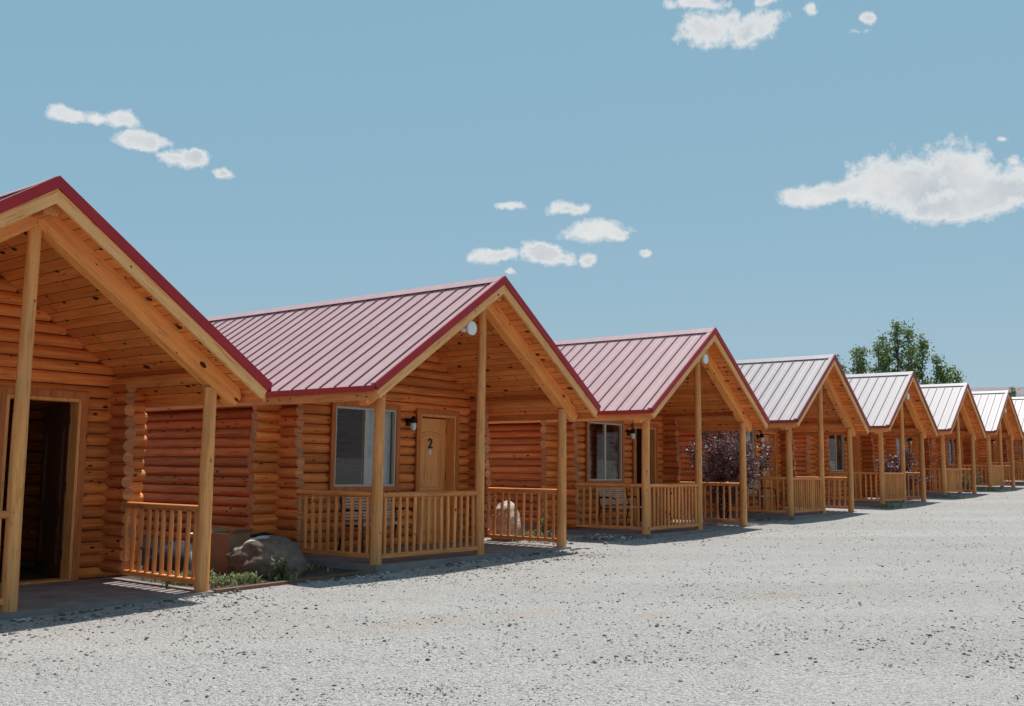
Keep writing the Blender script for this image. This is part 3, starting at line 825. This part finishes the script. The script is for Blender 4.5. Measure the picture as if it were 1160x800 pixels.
def weeds(name, spots, label, seed=2, hmul=1.0):
    rng = random.Random(seed); mb = MB()
    for (p, n, r, h) in spots:
        for _ in range(n):
            q = p + Vector((rng.gauss(0, r), rng.gauss(0, r), 0)); q.z = ground_z(q.x, q.y) + .01
            a = rng.uniform(0, 6.28); hh = h * rng.uniform(.5, 1.2); ln = hh * rng.uniform(.2, .8); wd = rng.uniform(.006, .016)
            d = Vector((math.cos(a), math.sin(a), 0)); s = Vector((-d.y, d.x, 0)) * wd
            m = q + d * ln * .4 + Vector((0, 0, hh * .7)); e = q + d * ln + Vector((0, 0, hh * .95))
            mb.add([q - s, q + s, m + s * 1.3, m - s * 1.3, e], [(0, 1, 2, 3), (3, 2, 4)])
    tag(mb.build(name, M['weed']), label, 'weeds', kind='stuff')
weeds('weeds', [(gpt(1, 2.80, .85), 190, .16, .10), (gpt(1, 3.05, .70), 150, .10, .13), (gpt(1, 3.55, .55), 60, .08, .11), (gpt(1, 2.75, 1.5), 160, .24, .10), (gpt(1, 2.6, 1.1), 90, .08, .16), (gpt(2, 3.3, 1.9), 90, .2, .2),
                (gpt(5, -2.9, .1), 160, .25, .12), (gpt(6, -2.6, .0), 60, .25, .1), (gpt(7, -2.7, .3), 80, .3, .15), (gpt(2, -2.75, 1.2), 60, .2, .1)],
      'low green weeds growing at the foot of the posts and in the bed')
def sprig(loc, h, n, seed, label, group=None):
    rng = random.Random(seed); R = empty('leafy_plant', loc, 0); tag(R, label, 'plant', group)
    st = MB(); fo = MB()
    for k in range(n):
        a = rng.uniform(0, 6.28); o = rng.uniform(.05, .17); top = Vector((math.cos(a) * o, math.sin(a) * o, h * rng.uniform(.6, 1)))
        st.tube([(0, 0, -.02), top * .5, top], [.005, .004, .002], 5, 0, 0)
        for q in range(16):
            t = rng.uniform(.25, 1); p = top * t; b = rng.uniform(0, 6.28); d = Vector((math.cos(b), math.sin(b), rng.uniform(.1, .7))).normalized(); s = d.cross(Vector((0, 0, 1))).normalized() * .012
            l = rng.uniform(.04, .07); fo.add([p, p + d * l * .5 + s, p + d * l, p + d * l * .5 - s], [(0, 1, 2, 3)])
    fo.build('leaves', M['weed'], R); st.build('stems', M['twig'], R)
sprig(gpt(2, -3.75, .60), .34, 12, 3, 'sunlit leafy sprig growing right in front of the dark boulder')
sprig(gpt(2, 3.45, 1.75), .60, 12, 6, 'dark leafy plant with pale flecks behind the side railing of the cabin numbered 2')

def tree(loc, lobes, seed, label, leaf=.21, trunk_r=.28, per=100, group=None):
    """lobes: (dx, dy, z0, z1, radius) upright leaders with foliage from z0 to z1"""
    rng = random.Random(seed); R = empty('poplar_tree', loc, 0); tag(R, label, 'tree', group)
    tr = MB(); fo = MB()
    zmin = min(l[2] for l in lobes)
    tr.tube([(0, 0, -.2), (.05, 0, zmin * .5), (0, .05, zmin)], [trunk_r, trunk_r * .8, trunk_r * .6], 12, 0, 0)
    for dx, dy, z0, z1, r in lobes:
        tr.tube([(0, 0, zmin * .8), (dx * .6, dy * .6, (z0 + zmin) / 2 + .3), (dx, dy, z0 + (z1 - z0) * .4), (dx * 1.05, dy, z1 - .2)], [trunk_r * .5, trunk_r * .35, trunk_r * .2, .02], 8, 0, 0)
        n = int((z1 - z0) / .16)
        for k in range(n):
            t = k / n; z = z0 + (z1 - z0) * t; rr = r * (math.sin(math.pi * min(1, .18 + t * .82)) ** .7) * rng.uniform(.35, 1.1)
            a = rng.uniform(0, 6.28); c = Vector((dx + math.cos(a) * rr, dy + math.sin(a) * rr, z + rng.uniform(0, .3)))
            tr.tube([(dx, dy, z - .3), c], [.035, .012], 5, 0, 0)
            cs = .22 * rng.uniform(.6, 1.3)
            for _ in range(per // 4 + rng.randrange(per // 4)):
                p = c + Vector((rng.gauss(0, cs), rng.gauss(0, cs), rng.gauss(0, cs * .8)))
                s = leaf * rng.uniform(.5, 1.2) * .5
                d1 = Vector((rng.gauss(0, 1), rng.gauss(0, 1), rng.gauss(0, 1))).normalized(); d2 = d1.cross(Vector((rng.gauss(0, 1), rng.gauss(0, 1), rng.gauss(0, 1)))).normalized()
                fo.add([p - d1 * s, p + d2 * s * .7, p + d1 * s, p - d2 * s * .7], [(0, 1, 2, 3)])
    fo.build('crown', M['leaf'], R); tr.build('trunk', M['bark'], R)

# camera model helpers only used to stand far things on the right bearing
PIT, ROL, FPX = rad(6.648), rad(.631), 1126.9
def bearing(X, Y):
    a = (X - 580) / FPX; b = -(Y - 400) / FPX
    xx = a * math.cos(ROL) - b * math.sin(ROL); yy = a * math.sin(ROL) + b * math.cos(ROL)
    c, s = math.cos(PIT), math.sin(PIT)
    return Vector((xx, c - yy * s, s + yy * c))
def far(X, Y, D):
    r = bearing(X, Y); r = r * (D / r.y); r.z += CAMZ; return r
D = 72.0
def lobe(Xc, Ytop, Ybot, rpx, base, dy=0):
    p = far(Xc, Ytop, D); q = far(Xc, Ybot, D)
    return (p.x - base.x, dy, q.z - base.z, p.z - base.z, rpx / FPX * D)
bt = far(1012, 480, D); bt.z = ground_z(bt.x, bt.y)
tree(bt, [lobe(1016, 366, 440, 7, bt), lobe(1031, 369, 440, 8, bt, .5), lobe(1040, 384, 440, 6, bt, -.6), lobe(1005, 380, 445, 7, bt, .8), lobe(992, 391, 445, 7, bt, -.5), lobe(978, 394, 445, 6, bt, .6), lobe(971, 397, 445, 4, bt, 0), lobe(1010, 400, 450, 9, bt, 1.2), lobe(1024, 400, 450, 9, bt, -1.2)],
     21, 'tall green poplar with several pointed leaders rising behind the cabins')
bt = far(957, 480, D + 2); bt.z = ground_z(bt.x, bt.y)
tree(bt, [lobe(955, 407, 445, 4, bt), lobe(962, 411, 445, 4, bt)], 22, 'short dark green tree just left of the tall poplar, its tip above a roof', trunk_r=.15)
bt = far(1060, 480, D - 2); bt.z = ground_z(bt.x, bt.y)
tree(bt, [lobe(1047, 409, 450, 6, bt), lobe(1062, 418, 450, 6, bt, .5), lobe(1069, 427, 455, 4, bt), lobe(1053, 424, 455, 5, bt)], 23, 'lower bushy green tree just right of the tall poplar', trunk_r=.18)
DS = D; D = 110.0
bt = far(1148, 490, D); bt.z = ground_z(bt.x, bt.y)
tree(bt, [lobe(1148, 442, 470, 3, bt), lobe(1145, 446, 470, 3, bt)], 24, 'tiny far tree standing in front of the distant hills', trunk_r=.15, leaf=.22)

# ------------------------------------------------------------------ distant hills
HILL_Z = far(1120, 453, 1100.0).z
def hills():
    V = []; F = []; nu, nr = 200, 26
    for j in range(nr):
        r = 420 + 60 * j
        for k in range(nu):
            a = rad(-75 + 170 * k / (nu - 1))
            x, y = r * math.sin(a), r * math.cos(a)
            t = j / (nr - 1)
            env = smooth((math.degrees(a) - 12) / 11)
            prof = smooth(t * 2.2) * (1 - .3 * smooth((t - .5) * 2))
            top = (26 + (HILL_Z - 26) * env) * (1 + .14 * noise.noise(Vector((x * .004, y * .004, 2))) + .07 * noise.noise(Vector((x * .015, y * .015, 5))))
            V.append((x, y, -2 + prof * top))
    for j in range(nr - 1):
        for k in range(nu - 1):
            a = j * nu + k; F.append((a, a + nu, a + nu + 1, a + 1))
    m, t, b = nt('hill_scrub')
    g = N(t, 'ShaderNodeNewGeometry'); n = N(t, 'ShaderNodeTexNoise'); n.inputs['Scale'].default_value = .05; n.inputs['Detail'].default_value = 8; n.inputs['Roughness'].default_value = .7
    L(t, g.outputs['Position'], n.inputs['Vector'])
    L(t, ramp(t, n.outputs[0], [(.38, (.10, .10, .105)), (.47, (.23, .185, .19)), (.56, (.24, .195, .20)), (.62, (.09, .10, .095)), (.7, (.26, .21, .21))]), b.inputs['Base Color']); b.inputs['Roughness'].default_value = .95
    me = bpy.data.meshes.new('hills'); me.from_pydata(V, [], F); me.materials.append(m); me.polygons.foreach_set('use_smooth', [True] * len(F)); me.update()
    tag(put('hills', me), 'low reddish scrub hills in the distance', 'hills', kind='structure')
hills()

# ------------------------------------------------------------------ things on the porches and in the bed
def bench(i, u, v, label):
    R = empty('porch_bench', W(i, u, v, 0), YAW); tag(R, label, 'bench', 'slatted metal benches on the porches')
    w = 1.15; s = MB(); bk = MB()
    for k in range(6): s.box((-w / 2, -.42 + k * .075, .43), (w / 2, -.375 + k * .075, .45))
    for k in range(8): bk.box((-w / 2, .02 + k * .012, .50 + k * .048), (w / 2, .034 + k * .012, .528 + k * .048))
    s.build('seat', M['slat'], R); bk.build('backrest', M['slat'], R)
    for sx in (-1, 1):
        x = sx * (w / 2 + .02); f = MB()
        f.tube([(x, -.44, 0), (x, -.42, .3), (x, -.40, .60), (x, -.30, .66), (x, .0, .66), (x, .06, .62)], .018, 8, 0, 0)
        f.tube([(x, .12, 0), (x, .04, .3), (x, .02, .45), (x, .10, .90), (x, .07, .95)], .018, 8, 0, 0)
        f.tube([(x, -.42, .42), (x, .03, .42)], .016, 8, 0, 0)
        f.build('side_frame', M['black'], R)
bench(2, -.62, 2.2, 'slatted bench with black side frames under the window of the cabin numbered 2')
bench(3, -.55, 2.2, 'slatted bench on the porch of the open-door cabin left of the big bush')
bench(4, -.55, 2.2, 'slatted bench behind the purple bush on the porch of the cabin numbered 4')

def carton():
    R = empty('cardboard_box', gpt(1, 3.75, 2.0), YAW + .25); tag(R, 'tall brown cardboard box standing in the bed behind the nearest cabin post', 'box')
    mb = MB(); w, d, h, t = .22, .20, .54, .012
    mb.box((-w, -d, 0), (w, -d + t, h)); mb.box((-w, d - t, 0), (w, d, h)); mb.box((-w, -d + t, 0), (-w + t, d - t, h)); mb.box((w - t, -d + t, 0), (w, d - t, h)); mb.box((-w + t, -d + t, 0), (w - t, d - t, t))
    mb.build('carton_body', M['box'], R)
    for s in (-1, 1):
        mb = MB(); mb.hexa([(-w, s * d, h + .001), (w, s * d, h + .001), (w, s * (d + .012), h + .001), (-w, s * (d + .012), h + .001), (-w, s * (d + .05), h + .06), (w, s * (d + .05), h + .06), (w, s * (d + .06), h + .055), (-w, s * (d + .06), h + .055)]); mb.build('flap', M['box'], R)
carton()
def tarp():
    rng = random.Random(2); mb = MB(); n = 40; vs = []
    for j in range(n + 1):
        for k in range(n + 1):
            x = -1.05 + 2.1 * k / n; y = -.5 + 1.0 * j / n
            e = max(0, 1 - (x / 1.05) ** 4) * max(0, 1 - (y / .5) ** 4)
            z = .50 * e ** .5 * (.85 + .3 * noise.noise(Vector((x * 2.2, y * 2.2, 4)))) + .03 * noise.noise(Vector((x * 8, y * 8, 1))) * e
            vs.append((x, y, z - .01))
    mb.add(vs, [(j*(n+1)+k, j*(n+1)+k+1, (j+1)*(n+1)+k+1, (j+1)*(n+1)+k) for j in range(n) for k in range(n)], 0, True)
    o = mb.build('tarp', M['dark']); o.location = gpt(2, -3.1, 2.7, .02); o.rotation_euler = (0, 0, YAW + .1)
    tag(o, 'rumpled black tarp heaped behind the dark boulder', 'tarp')
    mb = MB(); mb.add([(0, 0, 0), (.22, .03, .03), (.24, .16, .05), (.02, .13, .0), (0, 0, .006), (.22, .03, .036), (.24, .16, .056), (.02, .13, .006)], [(0, 3, 2, 1), (4, 5, 6, 7), (0, 1, 5, 4), (1, 2, 6, 5), (2, 3, 7, 6), (3, 0, 4, 7)])
    p = mb.build('paper_sheet', M['paper']); p.location = gpt(2, -3.75, 2.55, .50); p.rotation_euler = (0, 0, YAW)
    tag(p, 'crumpled white paper lying on the black tarp', 'paper')
tarp()

# ------------------------------------------------------------------ light
SUN = (UX * .43 + VX * .11 + Vector((0, 0, 1))).normalized()
el = math.asin(SUN.z); az = math.atan2(SUN.x, SUN.y)
sd = bpy.data.lights.new('sun', 'SUN'); sd.energy = 4.3; sd.angle = rad(.53); sd.color = (1, .965, .915)
so = bpy.data.objects.new('sun', sd); COL.objects.link(so); so.rotation_euler = SUN.to_track_quat('Z', 'Y').to_euler(); so.location = (0, 0, 30)

w = bpy.data.worlds.new('World'); S.world = w; w.use_nodes = True; t = w.node_tree; t.nodes.clear()
wo = t.nodes.new('ShaderNodeOutputWorld'); bg = t.nodes.new('ShaderNodeBackground'); L(t, bg.outputs[0], wo.inputs[0])
sky = t.nodes.new('ShaderNodeTexSky'); sky.sky_type = 'NISHITA'; sky.sun_disc = False; sky.sun_elevation = el; sky.sun_rotation = az
sky.altitude = 1600; sky.air_density = 1.0; sky.dust_density = .4; sky.ozone_density = 1.0
bg.inputs[1].default_value = .095
# faint veil desaturates the sky evenly
hs = N(t, 'ShaderNodeHueSaturation'); L(t, sky.outputs[0], hs.inputs['Color']); hs.inputs['Saturation'].default_value = .95; hs.inputs['Hue'].default_value = .478; hs.inputs['Value'].default_value = 1.0
# even out the brightening towards the horizon
sq = N(t, 'ShaderNodeSeparateColor'); L(t, hs.outputs[0], sq.inputs[0]); cq = N(t, 'ShaderNodeCombineColor')
for ch, (k_, e_) in enumerate(((1.72, .40), (3.03, .21), (4.10, .14))):
    L(t, math_(t, 'MULTIPLY', math_(t, 'POWER', sq.outputs[ch], e_), k_), cq.inputs[ch])
skyc = cq.outputs[0]
# clouds: patches given by azimuth and elevation
tc = N(t, 'ShaderNodeTexCoord'); sp = N(t, 'ShaderNodeSeparateXYZ'); L(t, tc.outputs['Generated'], sp.inputs[0])
azn = math_(t, 'ARCTAN2', sp.outputs[0], sp.outputs[1]); eln = math_(t, 'ARCSINE', sp.outputs[2])
cv = N(t, 'ShaderNodeCombineXYZ'); L(t, azn, cv.inputs[0]); L(t, eln, cv.inputs[1])
wn = N(t, 'ShaderNodeTexNoise'); wn.inputs['Scale'].default_value = 19; wn.inputs['Detail'].default_value = 4; L(t, cv.outputs[0], wn.inputs['Vector'])
ws = N(t, 'ShaderNodeVectorMath', operation='SUBTRACT'); L(t, wn.outputs['Color'], ws.inputs[0]); ws.inputs[1].default_value = (.5, .5, .5)
wm = N(t, 'ShaderNodeVectorMath', operation='MULTIPLY'); L(t, ws.outputs[0], wm.inputs[0]); wm.inputs[1].default_value = (.034, .020, 0)
wv = N(t, 'ShaderNodeVectorMath', operation='ADD'); L(t, cv.outputs[0], wv.inputs[0]); L(t, wm.outputs[0], wv.inputs[1])
def noi(s, d, r, off=0.0):
    n = N(t, 'ShaderNodeTexNoise'); n.inputs['Scale'].default_value = s; n.inputs['Detail'].default_value = d; n.inputs['Roughness'].default_value = r
    m = N(t, 'ShaderNodeMapping'); m.inputs['Location'].default_value = (off, off, off); L(t, cv.outputs[0], m.inputs[0]); L(t, m.outputs[0], n.inputs['Vector']); return n.outputs[0]
CL = [  # X, Y, rx, ry, weight  (photo bearings)
 (80,129,20,8,1),(110,135,20,9,1),(135,135,22,10,1),(156,160,28,12,1),(190,178,16,8,.9),(212,181,26,11,1),(250,198,14,7,1),
 (581,234,15,5,.8),(641,237,22,7,1),(670,261,34,13,1),(700,265,14,8,.9),(565,291,30,9,1),(612,288,30,13,1),(640,293,14,8,.9),(667,292,10,8,.9),(725,285,7,5,.8),(580,310,7,3,.7),
 (796,28,28,22,1),(852,33,30,22,1),(780,2,34,9,1),(870,0,18,7,.9),(825,18,16,10,.8),(919,13,9,7,.75),(984,21,7,6,.75),(975,37,12,4,.6),
 (915,222,34,10,1),(945,217,38,14,1.1),(985,213,50,20,1.1),(1040,208,75,34,1),(1085,195,50,32,1),(1080,228,70,22,1),(1130,215,60,30,1),(1190,210,50,28,1),
 (1140,158,8,4,.6),(1152,180,10,6,.5)]
cur = None
for X, Y, rx, ry, wt in CL:
    d = bearing(X, Y).normalized(); a0 = math.atan2(d.x, d.y); e0 = math.asin(d.z)
    k = FPX * 1.0
    sc_e = k / math.cos(0) ; 
    sub = N(t, 'ShaderNodeVectorMath', operation='SUBTRACT'); L(t, wv.outputs[0], sub.inputs[0]); sub.inputs[1].default_value = (a0, e0, 0)
    # angular size of one photo pixel off the picture's middle
    da = math.atan2(bearing(X + 1, Y).x, bearing(X + 1, Y).y) - a0; dn = bearing(X, Y - 1).normalized(); de = math.asin(dn.z) - e0
    mul = N(t, 'ShaderNodeVectorMath', operation='MULTIPLY'); L(t, sub.outputs[0], mul.inputs[0]); mul.inputs[1].default_value = (1 / (rx * da), 1 / (ry * de), 0)
    ln = N(t, 'ShaderNodeVectorMath', operation='LENGTH'); L(t, mul.outputs[0], ln.inputs[0])
    val = math_(t, 'MULTIPLY', math_(t, 'SUBTRACT', 1.35, ln.outputs['Value']), wt)
    cur = val if cur is None else math_(t, 'SMOOTH_MAX', cur, val, .25)
n1 = noi(26, 8, .62); n2 = noi(70, 6, .7, 3.0)
dens = math_(t, 'ADD', cur, math_(t, 'ADD', math_(t, 'MULTIPLY', math_(t, 'SUBTRACT', n1, .5), 2.3), math_(t, 'MULTIPLY', math_(t, 'SUBTRACT', n2, .5), 1.5)))
mask = ramp(t, dens, [(.14, 0), (.38, .42), (.62, .85), (.90, 1)])
n3 = noi(14, 6, .6, 8.0)
thick = math_(t, 'MULTIPLY', ramp(t, dens, [(.65, 0), (1.0, 1)]), math_(t, 'MULTIPLY', math_(t, 'SUBTRACT', .66, n3), 3.2, clamp=True))
shade = mixc(t, thick, (6.9, 7.0, 7.0), (4.7, 5.15, 5.6))
bgcol = mixc(t, mask, skyc, shade)
L(t, bgcol, bg.inputs[0])
w.cycles.sampling_method = 'AUTOMATIC'

# ------------------------------------------------------------------ camera
cd = bpy.data.cameras.new('camera'); cam = bpy.data.objects.new('camera', cd); COL.objects.link(cam)
cd.sensor_width = 36; cd.lens = 36 * FPX / 1160; cd.clip_end = 6000; cd.clip_start = .05
yc = Vector((0, -math.sin(PIT), math.cos(PIT))); xr = Vector((1, 0, 0))
right = xr * math.cos(ROL) + yc * math.sin(ROL); up = -xr * math.sin(ROL) + yc * math.cos(ROL); back = right.cross(up)
mt = Matrix((right, up, back)).transposed().to_4x4(); mt.translation = (0, 0, CAMZ); cam.matrix_world = mt
S.camera = cam
S.render.engine = 'CYCLES'
S.render.resolution_x = 1024; S.render.resolution_y = 706
S.cycles.max_bounces = 8; S.cycles.diffuse_bounces = 6; S.cycles.transparent_max_bounces = 12
S.view_settings.view_transform = 'Standard'; S.view_settings.look = 'None'; S.view_settings.gamma = 1; S.view_settings.exposure = .25
S.view_settings.use_curve_mapping = False
